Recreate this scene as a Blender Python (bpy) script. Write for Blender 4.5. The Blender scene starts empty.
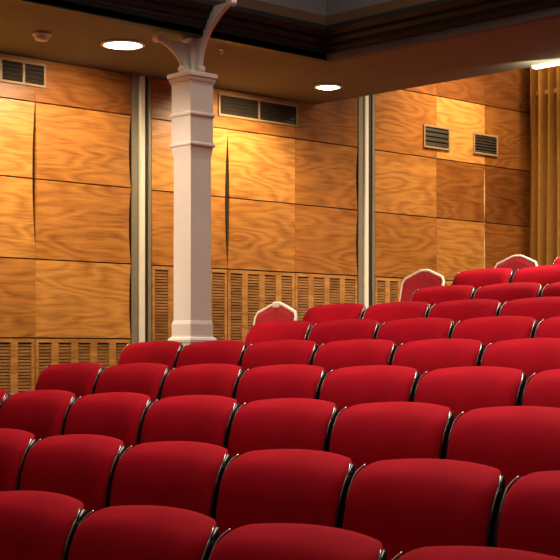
import bpy, bmesh, math, random
from mathutils import Vector, Matrix
random.seed(7)
S = bpy.context.scene
COL = S.collection
PI = math.pi

# ------------------------------------------------------------------ helpers
def link(name, bm, mat, parent=None, smooth=False, loc=None):
    bm.normal_update()
    me = bpy.data.meshes.new(name)
    bm.to_mesh(me); bm.free()
    if smooth:
        for p in me.polygons: p.use_smooth = True
    o = bpy.data.objects.new(name, me)
    if mat: me.materials.append(mat)
    COL.objects.link(o)
    if parent: o.parent = parent
    if loc: o.location = loc
    return o

def tag(o, label, cat, group=None):
    o['label'] = label; o['category'] = cat
    if group: o['group'] = group
    return o

def thing(name, label, cat, loc=(0, 0, 0), rz=0.0, group=None):
    o = bpy.data.objects.new(name, None)
    o.empty_display_size = 0.1
    COL.objects.link(o); o.location = loc; o.rotation_euler = (0, 0, rz)
    return tag(o, label, cat, group)

def struct(name, bm, mat, parent=None, smooth=False):
    o = link(name, bm, mat, parent, smooth)
    if parent is None: o['kind'] = 'structure'
    return o

def box(bm, x0, x1, y0, y1, z0, z1, bevel=0.0, seg=2):
    vs = [bm.verts.new((x, y, z)) for x in (x0, x1) for y in (y0, y1) for z in (z0, z1)]
    f = [(0, 1, 3, 2), (4, 6, 7, 5), (0, 4, 5, 1), (2, 3, 7, 6), (0, 2, 6, 4), (1, 5, 7, 3)]
    fs = [bm.faces.new([vs[i] for i in q]) for q in f]
    bmesh.ops.recalc_face_normals(bm, faces=fs)
    if bevel > 0:
        es = list({e for q in fs for e in q.edges})
        bmesh.ops.bevel(bm, geom=es, offset=bevel, segments=seg, affect='EDGES', profile=0.5)

def tube(bm, pts, r, n=8, caps=True, radii=None):
    pts = [Vector(p) for p in pts]
    rings = []
    up = Vector((0, 0, 1)); prev = None
    for i, p in enumerate(pts):
        a = pts[max(i - 1, 0)]; b = pts[min(i + 1, len(pts) - 1)]
        t = (b - a).normalized()
        if prev is None:
            ref = up if abs(t.z) < .9 else Vector((1, 0, 0))
            nx = ref.cross(t).normalized()
        else:
            nx = (prev - t * prev.dot(t)).normalized()
        prev = nx; ny = t.cross(nx)
        rr = radii[i] if radii else r
        rings.append([bm.verts.new(p + (nx * math.cos(2 * PI * k / n) + ny * math.sin(2 * PI * k / n)) * rr) for k in range(n)])
    fs = []
    for a, b in zip(rings, rings[1:]):
        for k in range(n):
            fs.append(bm.faces.new((a[k], a[(k + 1) % n], b[(k + 1) % n], b[k])))
    if caps:
        fs.append(bm.faces.new(rings[0][::-1])); fs.append(bm.faces.new(rings[-1]))
    bmesh.ops.recalc_face_normals(bm, faces=fs)

def lathe(bm, prof, c=(0, 0, 0), n=32):
    rings = []
    for r, z in prof:
        if r < 1e-6: rings.append([bm.verts.new((c[0], c[1], c[2] + z))])
        else: rings.append([bm.verts.new((c[0] + r * math.cos(2 * PI * k / n), c[1] + r * math.sin(2 * PI * k / n), c[2] + z)) for k in range(n)])
    fs = []
    for a, b in zip(rings, rings[1:]):
        for k in range(n):
            k2 = (k + 1) % n
            if len(a) == 1 and len(b) == 1: continue
            if len(a) == 1: fs.append(bm.faces.new((a[0], b[k], b[k2])))
            elif len(b) == 1: fs.append(bm.faces.new((a[k], a[k2], b[0])))
            else: fs.append(bm.faces.new((a[k], a[k2], b[k2], b[k])))
    bmesh.ops.recalc_face_normals(bm, faces=fs)

def square_loft(bm, secs, c):
    """stack of square sections (half width, z)"""
    rings = [[bm.verts.new((c[0] + sx * h, c[1] + sy * h, z)) for sx, sy in ((-1, -1), (1, -1), (1, 1), (-1, 1))] for h, z in secs]
    fs = []
    for a, b in zip(rings, rings[1:]):
        for k in range(4):
            fs.append(bm.faces.new((a[k], a[(k + 1) % 4], b[(k + 1) % 4], b[k])))
    fs.append(bm.faces.new(rings[0][::-1])); fs.append(bm.faces.new(rings[-1]))
    bmesh.ops.recalc_face_normals(bm, faces=fs)

# ------------------------------------------------------------------ materials
def principled(name, col, rough=.5, metal=0.0, spec=.5, **kw):
    m = bpy.data.materials.new(name); m.use_nodes = True
    b = m.node_tree.nodes['Principled BSDF']
    b.inputs['Base Color'].default_value = (*col, 1)
    b.inputs['Roughness'].default_value = rough
    b.inputs['Metallic'].default_value = metal
    b.inputs['Specular IOR Level'].default_value = spec
    for k, v in kw.items(): b.inputs[k].default_value = v
    return m, m.node_tree, b

def noisy(name, c0, c1, scale, rough=.6, bump=0.0, metal=0.0, spec=.5, **kw):
    m, t, b = principled(name, c0, rough, metal, spec, **kw)
    N = t.nodes; L = t.links
    tc = N.new('ShaderNodeTexCoord'); nz = N.new('ShaderNodeTexNoise')
    nz.inputs['Scale'].default_value = scale; nz.inputs['Detail'].default_value = 4
    L.new(tc.outputs['Object'], nz.inputs['Vector'])
    rp = N.new('ShaderNodeValToRGB')
    rp.color_ramp.elements[0].position = .3; rp.color_ramp.elements[1].position = .7
    rp.color_ramp.elements[0].color = (*c0, 1); rp.color_ramp.elements[1].color = (*c1, 1)
    L.new(nz.outputs['Fac'], rp.inputs['Fac']); L.new(rp.outputs['Color'], b.inputs['Base Color'])
    if bump:
        bp = N.new('ShaderNodeBump'); bp.inputs['Strength'].default_value = bump; bp.inputs['Distance'].default_value = .004
        L.new(nz.outputs['Fac'], bp.inputs['Height']); L.new(bp.outputs['Normal'], b.inputs['Normal'])
    return m

def wood(name, rough=.38, fine=1.0, contrast=1.0):
    """figured veneer, grain along Y; the tone of each panel is its object colour"""
    m, t, b = principled(name, (.4, .2, .06), rough, 0, .35)
    N = t.nodes; L = t.links
    tc = N.new('ShaderNodeTexCoord'); oi = N.new('ShaderNodeObjectInfo')
    mul = N.new('ShaderNodeMath'); mul.operation = 'MULTIPLY'; mul.inputs[1].default_value = 37.0
    L.new(oi.outputs['Random'], mul.inputs[0])
    cmb = N.new('ShaderNodeCombineXYZ'); L.new(mul.outputs[0], cmb.inputs['X']); L.new(mul.outputs[0], cmb.inputs['Y'])
    add = N.new('ShaderNodeVectorMath'); add.operation = 'ADD'
    L.new(tc.outputs['Object'], add.inputs[0]); L.new(cmb.outputs[0], add.inputs[1])
    mp = N.new('ShaderNodeMapping'); mp.inputs['Scale'].default_value = (1, 1.0, 4.6)
    L.new(add.outputs[0], mp.inputs['Vector'])
    n1 = N.new('ShaderNodeTexNoise'); n1.inputs['Scale'].default_value = 1.1; n1.inputs['Detail'].default_value = 1.5
    n1.inputs['Roughness'].default_value = .45
    L.new(mp.outputs[0], n1.inputs['Vector'])
    m2 = N.new('ShaderNodeMath'); m2.operation = 'MULTIPLY'; m2.inputs[1].default_value = 9.5 * fine
    L.new(n1.outputs['Fac'], m2.inputs[0])
    pp = N.new('ShaderNodeMath'); pp.operation = 'PINGPONG'; pp.inputs[1].default_value = .5
    L.new(m2.outputs[0], pp.inputs[0])
    mp2 = N.new('ShaderNodeMapping'); mp2.inputs['Scale'].default_value = (1, 2.6, 42.0)
    L.new(add.outputs[0], mp2.inputs['Vector'])
    n2 = N.new('ShaderNodeTexNoise'); n2.inputs['Scale'].default_value = 2.0; n2.inputs['Detail'].default_value = 4
    L.new(mp2.outputs[0], n2.inputs['Vector'])
    n3 = N.new('ShaderNodeTexNoise'); n3.inputs['Scale'].default_value = 3.2; n3.inputs['Detail'].default_value = 2
    L.new(add.outputs[0], n3.inputs['Vector'])
    s1 = N.new('ShaderNodeMath'); s1.operation = 'MULTIPLY_ADD'; s1.inputs[1].default_value = .50 * contrast
    L.new(pp.outputs[0], s1.inputs[0]); s1.inputs[2].default_value = .50 + .2 * (1 - contrast)
    s2 = N.new('ShaderNodeMath'); s2.operation = 'MULTIPLY_ADD'; s2.inputs[1].default_value = .66 * contrast
    L.new(n2.outputs['Fac'], s2.inputs[0]); L.new(s1.outputs[0], s2.inputs[2])
    s3 = N.new('ShaderNodeMath'); s3.operation = 'MULTIPLY_ADD'; s3.inputs[1].default_value = .38
    L.new(n3.outputs['Fac'], s3.inputs[0]); L.new(s2.outputs[0], s3.inputs[2])
    dk = N.new('ShaderNodeVectorMath'); dk.operation = 'MULTIPLY'; dk.inputs[1].default_value = (.42, .29, .20)
    lt = N.new('ShaderNodeVectorMath'); lt.operation = 'MULTIPLY'; lt.inputs[1].default_value = (1.22, 1.25, 1.25)
    L.new(oi.outputs['Color'], dk.inputs[0]); L.new(oi.outputs['Color'], lt.inputs[0])
    mr = N.new('ShaderNodeMapRange'); mr.inputs['From Min'].default_value = .76; mr.inputs['From Max'].default_value = 1.30
    L.new(s3.outputs[0], mr.inputs['Value'])
    mx = N.new('ShaderNodeMix'); mx.data_type = 'VECTOR'
    vi = [q for q in mx.inputs if q.type == 'VECTOR' and q.enabled]
    L.new(mr.outputs['Result'], [q for q in mx.inputs if q.name == 'Factor' and q.enabled][0]); L.new(dk.outputs[0], vi[0]); L.new(lt.outputs[0], vi[1])
    L.new([q for q in mx.outputs if q.enabled][0], b.inputs['Base Color'])
    return m

M = {}
def velvet():
    m, t, b = principled('red_velvet', (.36, .006, .014), .85, 0, .12)
    N = t.nodes; L = t.links
    tc = N.new('ShaderNodeTexCoord'); nz = N.new('ShaderNodeTexNoise')
    nz.inputs['Scale'].default_value = 9; nz.inputs['Detail'].default_value = 3
    L.new(tc.outputs['Object'], nz.inputs['Vector'])
    rp = N.new('ShaderNodeValToRGB')
    rp.color_ramp.elements[0].position = .3; rp.color_ramp.elements[1].position = .75
    rp.color_ramp.elements[0].color = (.36, .0016, .011, 1); rp.color_ramp.elements[1].color = (.45, .0026, .016, 1)
    L.new(nz.outputs['Fac'], rp.inputs['Fac']); L.new(rp.outputs['Color'], b.inputs['Base Color'])
    b.inputs['Sheen Weight'].default_value = .06
    b.inputs['Sheen Roughness'].default_value = .35
    b.inputs['Sheen Tint'].default_value = (1, .05, .08, 1)
    f = N.new('ShaderNodeTexNoise'); f.inputs['Scale'].default_value = 260
    L.new(tc.outputs['Object'], f.inputs['Vector'])
    bp = N.new('ShaderNodeBump'); bp.inputs['Strength'].default_value = .12; bp.inputs['Distance'].default_value = .002
    L.new(f.outputs['Fac'], bp.inputs['Height']); L.new(bp.outputs['Normal'], b.inputs['Normal'])
    return m
M['velvet'] = velvet()
M['chair_red'] = noisy('chair_red_fabric', (.30, .012, .022), (.36, .022, .032), 40, .85, .1, spec=.2)
M['black'] = noisy('black_plastic', (.005, .005, .006), (.009, .009, .010), 30, .2, spec=.6)
M['iron'] = noisy('black_iron', (.012, .012, .013), (.02, .02, .02), 40, .4)
M['chrome'] = noisy('steel_highlight', (.40, .38, .37), (.5, .48, .46), 60, .25, metal=.9)
M['wood'] = wood('honey_veneer')
M['batten'] = wood('batten_wood', .45, .7, .7)
M['slat'] = wood('slat_wood', .5, .7, 1.0)
M['backing'] = noisy('dark_backing', (.012, .007, .004), (.02, .012, .006), 5, .9)
M['board'] = noisy('brown_backing_board', (.055, .028, .010), (.08, .04, .015), 9, .8)
M['soffit'] = noisy('brown_soffit_paint', (.165, .165, .115), (.18, .18, .127), 1.5, .85)
M['cream'] = noisy('cream_gloss_paint', (.74, .655, .59), (.78, .70, .635), 6, .4)
M['white'] = noisy('white_enamel', (.78, .72, .62), (.84, .78, .68), 30, .35)
M['upright'] = noisy('grey_painted_metal', (.24, .20, .14), (.28, .235, .165), 12, .42, metal=.1)
M['upright_light'] = noisy('cream_metal', (.86, .79, .64), (.92, .85, .70), 12, .35)
M['dark_gap'] = noisy('dark_channel', (.02, .014, .009), (.028, .02, .013), 12, .6)
M['vent_frame'] = noisy('vent_frame_paint', (.30, .19, .09), (.34, .22, .105), 20, .5)
M['vent_slat'] = noisy('vent_slat_metal', (.020, .013, .008), (.030, .020, .011), 20, .45)
M['cornice'] = noisy('black_green_gloss', (.004, .004, .0035), (.006, .006, .005), 3, .5)
M['fascia'] = noisy('brown_band', (.07, .036, .015), (.085, .044, .019), 3, .6)
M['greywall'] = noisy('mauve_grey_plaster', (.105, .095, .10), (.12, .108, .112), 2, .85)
M['carpet'] = noisy('dark_red_carpet', (.030, .010, .009), (.05, .016, .014), 90, .95, .3)
M['rear'] = noisy('dark_brown_wall', (.05, .028, .013), (.07, .04, .018), 4, .7)
M['gold'] = noisy('gold_curtain_cloth', (.60, .27, .045), (.70, .34, .065), 25, .6, .15)
M['plastic'] = noisy('ivory_plastic', (.80, .72, .56), (.85, .77, .60), 20, .4)

def emis(name, col, s):
    m = bpy.data.materials.new(name); m.use_nodes = True
    t = m.node_tree; t.nodes.clear()
    o = t.nodes.new('ShaderNodeOutputMaterial'); e = t.nodes.new('ShaderNodeEmission')
    e.inputs['Color'].default_value = (*col, 1); e.inputs['Strength'].default_value = s
    t.links.new(e.outputs[0], o.inputs[0]); return m
M['lamp'] = emis('lit_lamp_glass', (1, .93, .78), 14)

# ------------------------------------------------------------------ hall dimensions (metres, origin at the camera)
XW = -8.2           # left wall
YR = 11.05          # rear wall
ZS = 1.97           # low soffit
XE, YE = -6.88, 6.98   # inner corner of the ceiling well
YF = 8.2            # rear edge of the soffit
SEAT_H = .83        # from floor to shoulder of a seat back
# rows: Y of the shoulder, Z of the shoulder, x of a right shoulder, first k, last k
ROWS = [
    (2.322, -0.427, -3.209, 0, 3, False),
    (3.084, -0.328, -4.577, 0, 5, False),
    (3.846, -0.206, -5.933, 0, 6, False),
    (4.607, -0.086, -6.197, 0, 6, True),
    (5.369, 0.036, -6.458, 0, 5, True),
    (6.13, 0.162, -6.166, 0, 4, True),
    (6.892, 0.291, -6.436, 0, 3, True),
    (7.654, 0.426, -6.144, 0, 2, True),
    (8.415, 0.583, -6.402, 0, 1, True),
    (9.177, 0.715, -6.053, 0, 0, True)]
PITCH = .55
def floor_z(i): return ROWS[i][1] - SEAT_H

# ------------------------------------------------------------------ setting
# stepped floor
bm = bmesh.new()
steps = []
for i, r in enumerate(ROWS):
    y0 = r[0] - .60 if i else -1.5
    y1 = ROWS[i + 1][0] - .60 if i + 1 < len(ROWS) else YR + .1
    steps.append((y0, y1, floor_z(i)))
for y0, y1, z in steps:
    box(bm, XW - .1, 4.0, y0, y1, -1.8, z)
struct('floor', bm, M['carpet'])

# left wall with its panels
bm = bmesh.new(); box(bm, XW - .12, XW - .024, -1.5, YR + .1, -1.8, 3.25)
wall = struct('wall_left', bm, M['backing'])

def panel(y0, y1, z0, z1, tone, bl=0.0, br=0.0, warp=0.0, peak_l=None, peak_r=None):
    """veneer panel; bl/br: how far a warped side edge springs back, peak_*: height of the widest gap"""
    g = .0045; h = .0010
    y0 += h; y1 -= h; z0 += g; z1 -= g
    n = 12 if (bl or br) else 2
    bm = bmesh.new(); L = []; R = []
    def bow(z, amp, pk):
        if not amp: return 0.0
        if pk is None: return amp * max(0.0, 1 - ((z - (z0 + z1) / 2) / ((z1 - z0) / 2)) ** 2)
        return amp * max(0.0, 1 - ((z - pk) / .50) ** 2)
    for k in range(n + 1):
        z = z0 + (z1 - z0) * k / n
        L.append((y0 + bow(z, bl, peak_l), z)); R.append((y1 - bow(z, br, peak_r), z))
    fr = [(bm.verts.new((XW, l[0], l[1])), bm.verts.new((XW, r[0], r[1]))) for l, r in zip(L, R)]
    bk = [(bm.verts.new((XW - .022, l[0], l[1])), bm.verts.new((XW - .022, r[0], r[1]))) for l, r in zip(L, R)]
    fs = []
    for k in range(n):
        fs.append(bm.faces.new((fr[k][0], fr[k][1], fr[k + 1][1], fr[k + 1][0])))
        fs.append(bm.faces.new((bk[k][1], bk[k][0], bk[k + 1][0], bk[k + 1][1])))
        fs.append(bm.faces.new((bk[k][0], fr[k][0], fr[k + 1][0], bk[k + 1][0])))
        fs.append(bm.faces.new((fr[k][1], bk[k][1], bk[k + 1][1], fr[k + 1][1])))
    fs.append(bm.faces.new((bk[0][0], bk[0][1], fr[0][1], fr[0][0])))
    fs.append(bm.faces.new((fr[n][0], fr[n][1], bk[n][1], bk[n][0])))
    bmesh.ops.recalc_face_normals(bm, faces=fs)
    o = link('wood_panel', bm, M['wood'], wall)
    o.color = (*tone, 1)
    return o

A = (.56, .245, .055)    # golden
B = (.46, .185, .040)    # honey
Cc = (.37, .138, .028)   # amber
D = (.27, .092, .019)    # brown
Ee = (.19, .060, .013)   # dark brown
z1, z2, z3, z4 = 1.675, 1.158, .617, .085
# left bay
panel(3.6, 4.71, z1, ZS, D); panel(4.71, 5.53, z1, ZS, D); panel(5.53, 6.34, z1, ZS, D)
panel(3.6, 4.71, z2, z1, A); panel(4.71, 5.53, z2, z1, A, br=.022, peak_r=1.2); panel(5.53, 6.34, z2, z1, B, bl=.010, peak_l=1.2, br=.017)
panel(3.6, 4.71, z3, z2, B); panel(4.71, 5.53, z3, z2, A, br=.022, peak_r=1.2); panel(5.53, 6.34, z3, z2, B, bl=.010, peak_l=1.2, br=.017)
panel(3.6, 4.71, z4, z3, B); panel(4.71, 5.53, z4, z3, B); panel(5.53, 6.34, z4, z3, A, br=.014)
# middle bay
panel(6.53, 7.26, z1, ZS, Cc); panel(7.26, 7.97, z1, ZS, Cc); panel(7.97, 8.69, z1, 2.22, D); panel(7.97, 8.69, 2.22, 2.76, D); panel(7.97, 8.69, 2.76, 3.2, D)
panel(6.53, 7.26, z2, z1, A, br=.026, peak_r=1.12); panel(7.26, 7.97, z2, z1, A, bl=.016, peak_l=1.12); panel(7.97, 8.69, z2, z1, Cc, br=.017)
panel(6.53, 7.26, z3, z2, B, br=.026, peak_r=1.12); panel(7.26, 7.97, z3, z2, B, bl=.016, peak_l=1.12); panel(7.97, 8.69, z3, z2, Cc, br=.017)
# right bay
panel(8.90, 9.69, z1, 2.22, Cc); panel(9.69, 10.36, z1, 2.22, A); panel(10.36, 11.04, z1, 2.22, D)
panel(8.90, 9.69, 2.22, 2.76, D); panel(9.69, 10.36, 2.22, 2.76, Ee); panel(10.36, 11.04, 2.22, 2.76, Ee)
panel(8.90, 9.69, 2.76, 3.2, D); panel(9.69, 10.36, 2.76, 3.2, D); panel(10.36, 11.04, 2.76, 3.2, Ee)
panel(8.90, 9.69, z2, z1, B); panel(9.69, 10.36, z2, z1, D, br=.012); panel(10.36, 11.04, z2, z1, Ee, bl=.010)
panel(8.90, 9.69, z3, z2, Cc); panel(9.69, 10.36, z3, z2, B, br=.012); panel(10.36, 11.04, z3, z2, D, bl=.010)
# lit panel edge, painted as a pale strip, in the warped joint of the right bay
bm = bmesh.new(); box(bm, XW - .023, XW - .004, 10.352, 10.372, .64, 1.64)
o = link('lit_edge_strip', bm, M['batten'], wall); o.color = (.75, .5, .26, 1); o['label'] = 'pale strip painted as a lit panel edge'

# slatted dado panels: vertical battens with thin horizontal slats between
def slatted(y0, y1, zb, zt, tone=(.55, .26, .07)):
    b1 = bmesh.new(); b2 = bmesh.new()
    per = .167; bw = .058
    box(b1, XW - .022, XW, y0 + .004, y1 - .004, zt - .03, zt - .005)
    n = max(1, round((y1 - y0) / per)); w = (y1 - y0) / n
    for k in range(n + 1):
        c = y0 + k * w
        box(b1, XW - .022, XW, max(y0 + .004, c - bw / 2), min(y1 - .004, c + bw / 2), zb, zt - .031)
    z = zt - .055
    while z > zb:
        for k in range(n):
            c = y0 + (k + .5) * w
            box(b2, XW - .022, XW - .006, c - (w - bw) / 2, c + (w - bw) / 2, z, z + .0150)
        z -= .0215
    o = link('slatted_panel', b1, M['batten'], wall); o.color = (*tone, 1)
    p = link('slats', b2, M['slat'], o); p.color = (.36, .165, .05, 1)
    b3 = bmesh.new(); box(b3, XW - .0235, XW - .0225, y0 + .004, y1 - .004, zb, zt - .005)
    link('backing_board', b3, M['board'], o)
for y0, y1 in ((3.6, 4.70), (4.70, 5.53), (5.53, 6.34)): slatted(y0, y1, -.9, z4)
for y0, y1 in ((6.53, 7.26), (7.26, 7.97), (7.97, 8.69)): slatted(y0, y1, -.6, z3)
for y0, y1 in ((8.90, 9.69), (9.69, 10.36), (10.36, 11.04)): slatted(y0, y1, -.25, z3)

# rear wall, high rear ceiling and soffit
bm = bmesh.new(); box(bm, XW - .1, 4.0, YR, YR + .1, -1.8, 3.25); struct('wall_rear', bm, M['rear'])
bm = bmesh.new()
box(bm, XW - .02, XE, -1.5, YF, ZS, ZS + .06)
box(bm, XE, 4.0, YE, YF, ZS, ZS + .06)
struct('ceiling', bm, M['soffit'])
bm = bmesh.new(); box(bm, XW - .1, 4.0, YF - .06, YR + .1, 3.2, 3.26); struct('ceiling_rear', bm, M['soffit'])
bm = bmesh.new(); box(bm, XW - .02, 4.0, YF - .06, YF, ZS + .06, 3.2); struct('wall_bulkhead', bm, M['soffit'])
bm = bmesh.new(); box(bm, XW - .1, 4.0, -1.5, YE + .05, 4.6, 4.66); struct('ceiling_upper', bm, M['greywall'])

def sweep(name, prof, mat, xend=4.0, ystart=-1.5, legs=('a', 'b')):
    """profile (outward, z) run round the inner corner of the ceiling well"""
    bm = bmesh.new(); rows = []
    for out, z in prof:
        row = []
        if 'a' in legs: row.append(bm.verts.new((XE + out, ystart, z)))
        row.append(bm.verts.new((XE + out, YE - out, z)))
        if 'b' in legs: row.append(bm.verts.new((xend, YE - out, z)))
        rows.append(row)
    fs = []
    for a, b in zip(rows, rows[1:]):
        for k in range(len(a) - 1):
            fs.append(bm.faces.new((a[k], a[k + 1], b[k + 1], b[k])))
    bmesh.ops.recalc_face_normals(bm, faces=fs)
    o = struct(name, bm, mat)
    return o
sweep('trim_1', [(-.06, 1.962), (.0, 1.962), (.0, 2.005), (.022, 2.005), (.026, 2.03), (.035, 2.035), (.035, 2.055), (.05, 2.06), (.062, 2.085), (.062, 2.10), (.085, 2.105), (.10, 2.13), (.11, 2.135), (.11, 2.165), (.0, 2.17)], M['cornice'])
sweep('trim_2', [(.0, 2.165), (.088, 2.168), (.088, 2.235), (.0, 2.238)], M['fascia'])
sweep('trim_3', [(-.06, 1.955), (.006, 1.955), (.006, 2.004), (-.0, 2.006)], M['greywall'], legs=('b',))  # lit look of the bottom band painted grey; the unlit leg stays black
sweep('wall_upper', [(.05, 2.23), (.05, 4.6), (-.03, 4.6), (-.03, 2.23)], M['greywall'])

# ------------------------------------------------------------------ metal uprights between the wall bays
def upright(y0, y1, zb, label, zt=ZS):
    t = thing('metal_upright', label, 'wall post', (XW, (y0 + y1) / 2, zb), 0, 'metal uprights between wall panels')
    w = y1 - y0; h = zt - zb
    bm = bmesh.new(); box(bm, -.02, -.004, -w / 2, w / 2, 0, h); c = link('channel', bm, M['dark_gap'], t)
    bm = bmesh.new(); box(bm, -.02, .006, -w / 2 + .002, -w / 2 + .055, 0, h, .003); link('flange', bm, M['upright'], t)
    bm = bmesh.new(); box(bm, -.02, .006, w / 2 - .03, w / 2 - .002, 0, h, .003); link('flange', bm, M['upright'], t)
    bm = bmesh.new(); box(bm, -.02, .018, -w / 2 + .066, -w / 2 + .114, 0, h, .010, 3); link('square_tube', bm, M['upright_light'], t)
    return t
upright(6.345, 6.525, floor_z(4), 'tall pale metal upright on the panelled wall, just left of the white column')
upright(8.695, 8.895, floor_z(7), 'tall pale metal upright on the panelled wall, right of the white column', 3.2)

# ------------------------------------------------------------------ vents
def vent(y0, y1, za, zb, cells, label, slats):
    t = thing('air_vent', label, 'vent', (XW, (y0 + y1) / 2, (za + zb) / 2), 0, 'air vents in the wood panelling')
    w = (y1 - y0) / 2; h = (zb - za) / 2; f = .018
    bm = bmesh.new()
    box(bm, .001, .014, -w, w, h - f, h, .003); box(bm, .001, .014, -w, w, -h, -h + f, .003)
    box(bm, .001, .014, -w, -w + f, -h + f, h - f, .003); box(bm, .001, .014, w - f, w, -h + f, h - f, .003)
    for k in range(1, cells):
        c = -w + 2 * w * k / cells
        box(bm, .001, .013, c - f / 2, c + f / 2, -h + f, h - f)
    link('frame', bm, M['vent_frame'], t)
    bm = bmesh.new(); box(bm, .0005, .002, -w + .004, w - .004, -h + .004, h - .004); link('backing', bm, M['dark_gap'], t)
    bm = bmesh.new()
    for k in range(slats):
        z = -h + f + (k + .5) * (2 * h - 2 * f) / slats
        d = (2 * h - 2 * f) / slats * .38
        v = [bm.verts.new(p) for p in ((.003, -w + f, z + d), (.003, w - f, z + d), (.011, w - f, z - d), (.011, -w + f, z - d))]
        bm.faces.new(v)
        v2 = [bm.verts.new(p) for p in ((.0045, -w + f, z + d + .002), (.0045, w - f, z + d + .002), (.0125, w - f, z - d + .002), (.0125, -w + f, z - d + .002))]
        bm.faces.new(v2[::-1])
        for q in range(4):
            bm.faces.new((v[q], v2[q], v2[(q + 1) % 4], v[(q + 1) % 4]))
    bmesh.ops.recalc_face_normals(bm, faces=bm.faces[:])
    link('louvre', bm, M['vent_slat'], t)
vent(4.72, 5.61, 1.775, 1.94, 5, 'long dark air vent under the ceiling at the far left of the wall', 5)
vent(7.16, 7.99, 1.765, 1.94, 2, 'long two-cell air vent near the ceiling, right of the white column', 5)
vent(9.51, 9.86, 1.755, 1.955, 1, 'small square air vent with pale slats, left of the pair', 4)
vent(10.19, 10.54, 1.765, 1.955, 1, 'small square dark air vent, right of the pair nearer the curtain', 6)

# ------------------------------------------------------------------ column
CX, CY = -7.0, 5.90
zf = floor_z(5)
col = thing('cast_iron_column', 'white square cast iron column with brackets rising behind the red seats', 'column', (CX, CY, zf))
O = Vector((-CX, -CY, -zf))
def cpart(name, bm):
    bmesh.ops.translate(bm, verts=bm.verts[:], vec=O)
    return link(name, bm, M['cream'], col)
bm = bmesh.new()
square_loft(bm, [(.106, zf), (.106, .045), (.110, .052), (.111, .066), (.106, .078), (.094, .086), (.0925, .095), (.0925, .165), (.088, .182), (.085, .19)], (CX, CY)); cpart('base', bm)
bm = bmesh.new()
square_loft(bm, [(.084, .18), (.083, 1.10), (.083, 1.20), (.086, 1.235), (.0925, 1.275), (.0925, 1.70)], (CX, CY)); cpart('shaft', bm)
bm = bmesh.new()
for zz in (1.292, 1.48):
    square_loft(bm, [(.0925, zz - .014), (.102, zz - .008), (.104, zz), (.102, zz + .008), (.0925, zz + .014)], (CX, CY))
cpart('collar', bm)
bm = bmesh.new()
square_loft(bm, [(.0925, 1.665), (.096, 1.68), (.102, 1.69), (.105, 1.70), (.105, 1.708), (.114, 1.716), (.114, 1.738), (.10, 1.745)], (CX, CY)); cpart('capital', bm)
bm = bmesh.new(); square_loft(bm, [(.062, 1.74), (.050, 1.77), (.047, 1.962)], (CX, CY)); cpart('neck', bm)
def bracket(dx, dy, reach, z0, z1, start):
    """curved web bracket with a rounded flange on its outer curve and a scroll at each end"""
    bm = bmesh.new(); n = 16
    pts = []
    for k in range(n + 1):
        a = k / n * PI / 2
        r = start + (reach - start) * (1 - math.cos(a)) ** 1.0
        z = z0 + (z1 - z0) * math.sin(a) ** 1.15 if False else z0 + (z1 - z0) * (.55 * k / n + .45 * math.sin(a))
        pts.append((r, z))
    P = lambda r, z, s=0: (CX + dx * r - dy * s, CY + dy * r + dx * s, z)
    # web
    w = .014
    fs = []
    ring = []
    for r, z in pts:
        ring.append([bm.verts.new(P(.045, z, -w)), bm.verts.new(P(r, z, -w)), bm.verts.new(P(r, z, w)), bm.verts.new(P(.045, z, w))])
    for a, b in zip(ring, ring[1:]):
        for k in range(4): fs.append(bm.faces.new((a[k], a[(k + 1) % 4], b[(k + 1) % 4], b[k])))
    fs.append(bm.faces.new(ring[0])); fs.append(bm.faces.new(ring[-1][::-1]))
    bmesh.ops.recalc_face_normals(bm, faces=fs)
    tube(bm, [P(r, z) for r, z in pts], .02, 10, radii=[.021 - .006 * k / n for k in range(n + 1)])
    for (r, z), q in ((pts[0], .026), (pts[-1], .024)):
        m = Matrix.Translation(Vector(P(r, z))) @ Matrix.Rotation(math.atan2(dy, dx), 4, 'Z') @ Matrix.Rotation(PI / 2, 4, 'X')
        bmesh.ops.create_cone(bm, cap_ends=True, segments=14, radius1=q, radius2=q, depth=.05, matrix=m)
    return cpart('bracket', bm)
bracket(1, 0, .37, 1.765, 2.135, .072)
bracket(0, -1, .28, 1.765, 1.93, .072)

# ------------------------------------------------------------------ ceiling lamps, detector, sprinkler
def downlight(x, y, r, label):
    t = thing('ceiling_downlight', label, 'ceiling light', (x, y, ZS), 0, 'round ceiling downlights')
    bm = bmesh.new(); lathe(bm, [(r, 0), (r + .018, -.002), (r + .018, -.010), (r, -.014), (r - .004, -.006), (r - .004, 0)]); link('rim', bm, M['white'], t, True)
    bm = bmesh.new(); lathe(bm, [(0, -.026), (r * .5, -.023), (r * .85, -.014), (r - .004, -.004)]); link('lamp_glass', bm, M['lamp'], t, True)
    return t
downlight(-7.43, 5.68, .125, 'bright round downlight in the brown soffit, left of the white column')
downlight(-7.56, 7.69, .09, 'smaller bright round downlight in the brown soffit, right of the white column')
t = thing('strip_light', 'glowing strip light along the ceiling edge above the gold curtain', 'strip light', (-5.43, YF - .03, ZS))
bm = bmesh.new(); box(bm, -.62, .62, -.015, .03, -.010, 0, .002); link('housing', bm, M['white'], t)
bm = bmesh.new(); box(bm, -.61, .61, -.012, .026, -.021, -.0105, .003); link('diffuser', bm, M['lamp'], t)
t = thing('smoke_detector', 'small round cream smoke detector on the brown ceiling, top left', 'smoke detector', (-7.52, 5.12, ZS))
bm = bmesh.new(); lathe(bm, [(0, -.001), (.058, -.001), (.060, -.012), (.055, -.02), (.0, -.02)]); link('mount', bm, M['plastic'], t, True)
bm = bmesh.new(); lathe(bm, [(.046, -.0205), (.046, -.034), (.038, -.046), (.018, -.052), (0, -.053)]); link('sensor_head', bm, M['plastic'], t, True)
t = thing('ceiling_sprinkler', 'tiny pale sprinkler head on the ceiling right of the column capital', 'sprinkler', (-7.12, 6.26, ZS))
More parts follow.
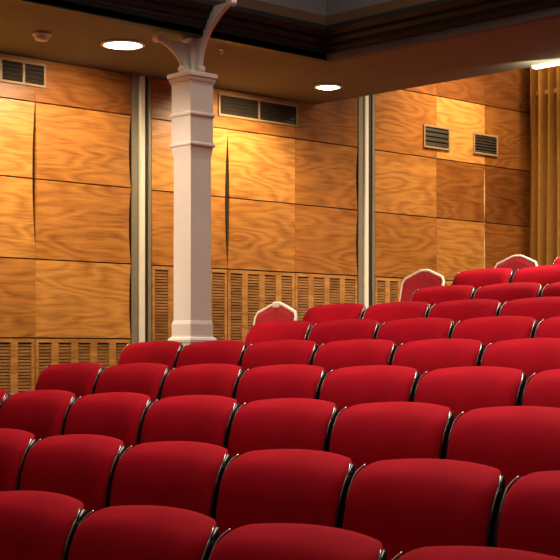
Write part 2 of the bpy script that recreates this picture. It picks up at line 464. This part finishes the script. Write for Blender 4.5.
bm = bmesh.new(); lathe(bm, [(0, -.001), (.024, -.001), (.022, -.006), (.008, -.008), (.007, -.022), (0, -.022)], n=16); link('flange', bm, M['plastic'], t, True)
bm = bmesh.new(); lathe(bm, [(0, -.0225), (.017, -.023), (.017, -.026), (0, -.027)], n=16); link('deflector', bm, M['plastic'], t, True)

# ------------------------------------------------------------------ curtain on the rear wall
cur = thing('pleated_curtain', 'gold pleated floor-length curtain hanging in the far right corner', 'curtain', (-7.25, YR - .13, floor_z(9)))
hh = 3.15 - floor_z(9)
bm = bmesh.new(); nx, nz = 150, 14; x0, x1 = -.80, .80
g = []
for j in range(nz + 1):
    z = .02 + (hh - .02) * j / nz
    row = []
    for i in range(nx + 1):
        x = x0 + (x1 - x0) * i / nx
        ph = (x - x0) / .098 * 2 * PI
        a = .088 * (1.0 - .10 * math.sin(z * 1.7 + x * 3))
        yy = .012 - a * (math.cos(ph) + .25 * math.cos(2 * ph)) + .008 * math.sin(ph * .37 + z)
        row.append(bm.verts.new((x - .014 * math.sin(ph), yy, z)))
    g.append(row)
for j in range(nz):
    for i in range(nx):
        bm.faces.new((g[j][i], g[j][i + 1], g[j + 1][i + 1], g[j + 1][i]))
bmesh.ops.solidify(bm, geom=bm.faces[:], thickness=.004)
link('drape', bm, M['gold'], cur, True)
bm = bmesh.new(); box(bm, -.8, .8, .0, .008, 2.37 - floor_z(9) - .02, 2.37 - floor_z(9) + .02, .004); link('tape_band', bm, M['gold'], cur)
bm = bmesh.new(); tube(bm, [(-.82, 0, hh + .02), (.82, 0, hh + .02)], .014, 12); link('rail', bm, M['iron'], cur)

# ------------------------------------------------------------------ theatre seat
HW = .256
def recl(dz):        # set-back of the seat back, dz below the shoulder
    dz = max(dz, -.03)
    if dz < 0: return .9 * -dz
    return -.080 * (1 - math.exp(-dz / .082)) - .015 * dz
WING = .032
CR = .048          # corner radius of the arched top
def crest(u):
    a = max(0.0, abs(u) * HW - (HW - CR))
    return .023 - .019 * abs(u) ** 2.1 - (CR - math.sqrt(max(0.0, CR * CR - a * a)))
def wing(u): return WING * (1 - abs(u) ** 2.3)
ZB = -.42
def back_grid(bm, us, vs, fy, fz, fx):
    return [[bm.verts.new((fx(u, v), fy(u, v), fz(u, v))) for u in us] for v in vs]
def quads(bm, g, flip=False):
    fs = []
    for a, b in zip(g, g[1:]):
        for k in range(len(a) - 1):
            q = (a[k], a[k + 1], b[k + 1], b[k])
            fs.append(bm.faces.new(q[::-1] if flip else q))
    return fs
UH = [.08, .24, .40, .54, .64, .71, .77, .82, .865, .90, .93, .955, .975, .989, .997, 1]
US = [-u for u in UH[::-1]] + UH
VD = [0, .002, .006, .012, .02, .03, .042, .06, .085, .12, .16, .21, .27, .33, .38, .41, .425, .432]   # distance below the crest line
def padded_back(bm, T, hw, drop, back_off, round_r):
    """closed cushion: front bulges by T, back face lies at back_off behind the shoulder line"""
    W = wing
    def edge(u, d, tot):
        eu = (1 - abs(u) ** 9) ** .5
        s = max(0.0, 1 - d / round_r); ev = math.sqrt(max(0.0, 1 - s * s))
        sb = max(0.0, 1 - (tot - d) / .03); eb = math.sqrt(max(0.0, 1 - sb * sb))
        return eu * ev * eb
    tot = VD[-1]
    z = lambda u, d: crest(u) - drop - d
    yb = lambda u, d: W(u) + recl(-z(u, d)) + back_off
    X = lambda u, d: u * hw * (1 - .05 * max(0, (d - .15)) / .3)
    fr = back_grid(bm, US, VD, lambda u, d: yb(u, d) - T * edge(u, d, tot), z, X)
    bk = back_grid(bm, US, VD, lambda u, d: yb(u, d) + .012 * edge(u, d, tot), z, X)
    fs = quads(bm, fr) + quads(bm, bk, True)
    for g, h in ((fr, bk),):
        for k in range(len(US) - 1):
            fs.append(bm.faces.new((g[0][k], h[0][k], h[0][k + 1], g[0][k + 1])))
            fs.append(bm.faces.new((g[-1][k + 1], h[-1][k + 1], h[-1][k], g[-1][k])))
        for r in range(len(VD) - 1):
            fs.append(bm.faces.new((g[r][0], g[r + 1][0], h[r + 1][0], h[r][0])))
            fs.append(bm.faces.new((g[r + 1][-1], g[r][-1], h[r][-1], h[r + 1][-1])))
    bmesh.ops.remove_doubles(bm, verts=bm.verts[:], dist=.0002)
    bmesh.ops.recalc_face_normals(bm, faces=bm.faces[:])

def make_seat(label):
    t = thing('theatre_seat', label, 'seat', (0, 0, 0), 0, 'red velvet auditorium seats in rows')
    bm = bmesh.new(); padded_back(bm, .062, HW, 0.0, 0.0, .05)
    bmesh.ops.translate(bm, verts=bm.verts[:], vec=(0, 0, SEAT_H)); link('back_cushion', bm, M['velvet'], t, True)
    # moulded shell behind the cushion
    bm = bmesh.new()
    W = wing
    zz = lambda u, d: crest(u) - .016 - d * 1.03
    X = lambda u, d: u * (HW + .002) * (1 - .05 * max(0, (d - .15)) / .3)
    f = back_grid(bm, US, VD, lambda u, d: W(u) + recl(-zz(u, d)) + .0128, zz, X)
    b = back_grid(bm, US, VD, lambda u, d: W(u) + recl(-zz(u, d)) + .015 + .02 * min(1, d / .02) ** .5, zz, X)
    quads(bm, f); quads(bm, b, True)
    for k in range(len(US) - 1):
        bm.faces.new((f[0][k], b[0][k], b[0][k + 1], f[0][k + 1])); bm.faces.new((f[-1][k + 1], b[-1][k + 1], b[-1][k], f[-1][k]))
    for r in range(len(VD) - 1):
        bm.faces.new((f[r][0], f[r + 1][0], b[r + 1][0], b[r][0])); bm.faces.new((f[r + 1][-1], f[r][-1], b[r][-1], b[r + 1][-1]))
    bmesh.ops.recalc_face_normals(bm, faces=bm.faces[:])
    bmesh.ops.translate(bm, verts=bm.verts[:], vec=(0, 0, SEAT_H)); link('back_shell', bm, M['black'], t)
    # glossy black trim down each side, its highlight put in as a thin steel bead
    for s in (-1, 1):
        bm = bmesh.new(); rows = []; line = []
        for ph in (38, 46, 54, 64, 76, 90):
            a = math.radians(ph)
            xx = HW - CR + CR * math.sin(a); line.append((xx, crest(xx / HW)))
        for d in (.07, .09, .115, .14, .19, .25, .32, .40): line.append((HW * (1 - .05 * max(0, d - .19) / .3), -d))
        for i, (xx, zz_) in enumerate(line):
            y = wing(min(1, xx / HW)) + recl(-zz_) + .002
            k = min(1, .3 + i * .12)
            rows.append([bm.verts.new((s * (xx + .003) + .006 * math.cos(a) * k, y + .019 * math.sin(a) * k, SEAT_H + zz_)) for a in [2 * PI * q / 12 for q in range(12)]])
        for a, b_ in zip(rows, rows[1:]):
            for k in range(12): bm.faces.new((a[k], a[(k + 1) % 12], b_[(k + 1) % 12], b_[k]))
        bm.faces.new(rows[0]); bm.faces.new(rows[-1][::-1])
        bmesh.ops.recalc_face_normals(bm, faces=bm.faces[:])
        o = link('side_trim', bm, M['black'], t, True)
        bm = bmesh.new()
        pts = [(s * (xx + .006), wing(min(1, xx / HW)) + recl(-zz_) - .014, SEAT_H + zz_ + .002) for xx, zz_ in line[:9]]
        tube(bm, pts, .003, 8, radii=[.0026, .0030, .0030, .0030, .0030, .0030, .0028, .0024, .0016])
        link('highlight_bead', bm, M['chrome'], o, True)
    # seat cushion, pan, arm and standard
    bm = bmesh.new(); box(bm, -.235, .235, -.56, -.135, .385, .46, .03, 3); link('seat_cushion', bm, M['velvet'], t, True)
    bm = bmesh.new(); box(bm, -.228, .228, -.54, -.14, .352, .384, .012, 2); link('seat_pan', bm, M['black'], t)
    bm = bmesh.new(); box(bm, .2665, .2835, -.42, -.10, .565, .595, .008, 2); link('armrest', bm, M['black'], t, True)
    bm = bmesh.new()
    box(bm, .267, .283, -.36, -.12, .05, .564, .004); box(bm, .2665, .2835, -.46, -.06, 0.0, .05, .006)
    link('standard', bm, M['iron'], t)
    return t
seat0 = make_seat('')
seat0_children = [(c, list(c.children)) for c in list(seat0.children)]
first = [True]
def place_seat(x, y, z, label, end):
    if first[0]:
        r = seat0; first[0] = False; r['label'] = label
    else:
        r = seat0.copy(); COL.objects.link(r); r['label'] = label
        for c, sub in seat0_children:
            d = c.copy(); COL.objects.link(d); d.parent = r
            for g in sub:
                e = g.copy(); COL.objects.link(e); e.parent = d
    r.location = (x, y, z)
    if end:      # aisle seat: an arm and standard on its left too
        for c, sub in seat0_children:
            if c.name.split('.')[0] in ('armrest', 'standard'):
                d = c.copy(); COL.objects.link(d); d.parent = r; d.location = (-PITCH, 0, 0)
ORD = ['first', 'second', 'third', 'fourth', 'fifth', 'sixth', 'seventh', 'eighth']
RN = ['in the nearest row', 'in the second row from the front', 'in the third row from the front', 'in the fourth row from the front',
      'in the fifth row from the front', 'in the sixth row from the front', 'in the seventh row from the front', 'in the eighth row from the front',
      'in the ninth row from the front', 'in the farthest visible row']
for i, (y, z, xt, k0, k1, aisle) in enumerate(ROWS):
    n = k1 - k0 + 1
    for q, k in enumerate(range(k0, k1 + 1)):
        if n == 1: w = 'single red velvet seat partly in view '
        elif q == 0 and aisle: w = 'red velvet seat at the left aisle end, first '
        elif q == 0: w = 'red velvet seat cut by the left edge, first '
        elif q == n - 1: w = 'red velvet seat, rightmost in view '
        else: w = 'red velvet seat, %s from the left ' % ORD[q]
        place_seat(xt + k * PITCH - HW + .010, y, z - SEAT_H, w + RN[i], aisle and q == 0)

# ------------------------------------------------------------------ white framed stacking chairs at the row ends
def make_chair(label, x, y, z, knob, rz=0.0):
    t = thing('banquet_chair', label, 'chair', (x, y, z), rz, 'white framed chairs at the row ends')
    W_, H_ = .205, .872
    lean = lambda h: .10 * max(0, h - .45) / .43 - .04
    out = [(-W_ + .012, .46), (-W_, .62), (-W_, .775), (-W_ + .018, .808), (-.06, .858), (-.03, .866), (.03, .866), (.06, .858), (W_ - .018, .808), (W_, .775), (W_, .62), (W_ - .012, .46)]
    P = [(a, lean(b), b) for a, b in out]
    bm = bmesh.new(); tube(bm, [(P[0][0], -.04, .40)] + P + [(P[-1][0], -.04, .40)], .0125, 10); link('back_frame', bm, M['white'], t, True)
    # padded panel inside the frame
    bm = bmesh.new()
    n = len(P); fr = []; bk = []
    for sc_, off in ((.95, -.012), (.80, -.026)):
        fr.append([bm.verts.new((a * sc_, l + off, .66 + (h - .66) * sc_)) for a, l, h in P])
    bk = [bm.verts.new((a * .95, l + .012, .66 + (h - .66) * .95)) for a, l, h in P]
    for k in range(n):
        k2 = (k + 1) % n
        bm.faces.new((fr[0][k], fr[0][k2], fr[1][k2], fr[1][k])); bm.faces.new((bk[k2], bk[k], fr[0][k], fr[0][k2]))
    bm.faces.new(fr[1]); bm.faces.new(bk[::-1])
    bmesh.ops.recalc_face_normals(bm, faces=bm.faces[:])
    link('back_pad', bm, M['chair_red'], t)
    if knob:
        bm = bmesh.new(); box(bm, -.035, .035, lean(.862) - .026, lean(.862) + .018, .838, .884, .012, 3); link('grip', bm, M['white'], t, True)
    bm = bmesh.new(); box(bm, -.21, .21, -.44, -.03, .41, .475, .025, 3); link('seat', bm, M['chair_red'], t, True)
    bm = bmesh.new(); box(bm, -.2, .2, -.43, -.03, .385, .409, .006); link('seat_frame', bm, M['white'], t)
    for sx in (-1, 1):
        bm = bmesh.new(); tube(bm, [(sx * .19, -.41, .386), (sx * .20, -.43, .0)], .0125, 10); link('leg', bm, M['white'], t, True)
        bm = bmesh.new(); tube(bm, [(sx * .19, -.05, .386), (sx * .20, .03, .0)], .0125, 10); link('leg', bm, M['white'], t, True)
    return t
make_chair('white framed red chair with a white grip on top, right of the white column', -7.405, 6.972, -0.539, True)
make_chair('white framed red chair beside the right metal upright, middle of three', -7.355, 8.495, -0.247, False)
make_chair('white framed red chair by the gold curtain, rightmost of three', -7.044, 9.257, -0.115, False)

# ------------------------------------------------------------------ light
def spot(loc, power, size=2.4, blend=.8, col=(1, .80, .52), rad=.08, aim=None):
    l = bpy.data.lights.new('downlight_or_fill_beam', 'SPOT'); l.energy = power; l.spot_size = size; l.spot_blend = blend
    l.color = col; l.shadow_soft_size = rad
    o = bpy.data.objects.new('downlight_or_fill_beam', l); COL.objects.link(o); o.location = loc
    if aim is not None:
        d = Vector(aim) - Vector(loc); o.rotation_euler = d.to_track_quat('-Z', 'Y').to_euler()
    return o
def area(loc, sx, sy, power, col, aim=None, spread=PI):
    l = bpy.data.lights.new('hall_or_fill_light', 'AREA'); l.shape = 'RECTANGLE'; l.size = sx; l.size_y = sy
    l.energy = power; l.color = col; l.spread = spread
    o = bpy.data.objects.new('hall_or_fill_light', l); COL.objects.link(o); o.location = loc
    if aim is not None:
        d = Vector(aim) - Vector(loc); o.rotation_euler = d.to_track_quat('-Z', 'Y').to_euler()
    return o
WARM = (1, .78, .48)
spot((-7.05, 3.5, ZS - .06), 260, .72, .8, (1, .85, .66), aim=(-7.0, 5.9, .75))  # unseen spot added to brighten the column's left face
spot((-7.43, 5.68, ZS - .06), 80, 2.25, .7, WARM, aim=(-8.2, 5.75, .9))
spot((-7.43, 4.45, ZS - .06), 165, 2.25, .7, WARM, aim=(-8.2, 4.6, .9))
spot((-7.56, 7.25, ZS - .06), 105, 2.25, .7, WARM, aim=(-8.2, 7.3, .9))
spot((-7.35, 9.75, 3.1), 270, 1.7, 1, WARM, aim=(-8.2, 9.75, 1.0))
area((-5.43, YF - .02, ZS - .07), 1.2, .04, 16, (1, .85, .6), aim=(-6.6, YR, .2))
area((-4.2, 6.0, 4.45), 4.2, 1.5, 78, (1, .84, .68), spread=2.0)
area((-3.4, 4.2, 4.45), 4.2, 1.5, 88, (1, .84, .68), spread=1.7)
area((-1.6, -.8, 4.3), 2.5, 1.2, 16, (1, .82, .64), aim=(-4.6, 4.2, -.4), spread=2.2)  # unseen front fill, added to lift the dark seat faces
area((-4.2, 9.1, 3.12), 4.2, 1.4, 270, (1, .84, .68), spread=2.4)
area((-7.3, YR - .42, 3.15), 1.4, .12, 30, (1, .80, .50))  # unseen lamp added above the curtain to pick out its folds
w = bpy.data.worlds.new('hall_ambient'); S.world = w; w.use_nodes = True
bg = w.node_tree.nodes['Background']; bg.inputs[0].default_value = (1, .72, .55, 1); bg.inputs[1].default_value = .10

# ------------------------------------------------------------------ camera
cam = bpy.data.cameras.new('camera'); co = bpy.data.objects.new('camera', cam); COL.objects.link(co)
co.location = (0, 0, 0)
TH = 0.81000
co.rotation_euler = (PI / 2, 0, TH)
cam.sensor_width = 36; cam.lens = 36 * 1447.80 / 560
cam.shift_y = (350.60 - 280) / 560
cam.clip_start = .05
S.camera = co
S.view_settings.view_transform = 'Standard'; S.view_settings.look = 'None'
S.view_settings.exposure = 0.0; S.view_settings.gamma = 1.0
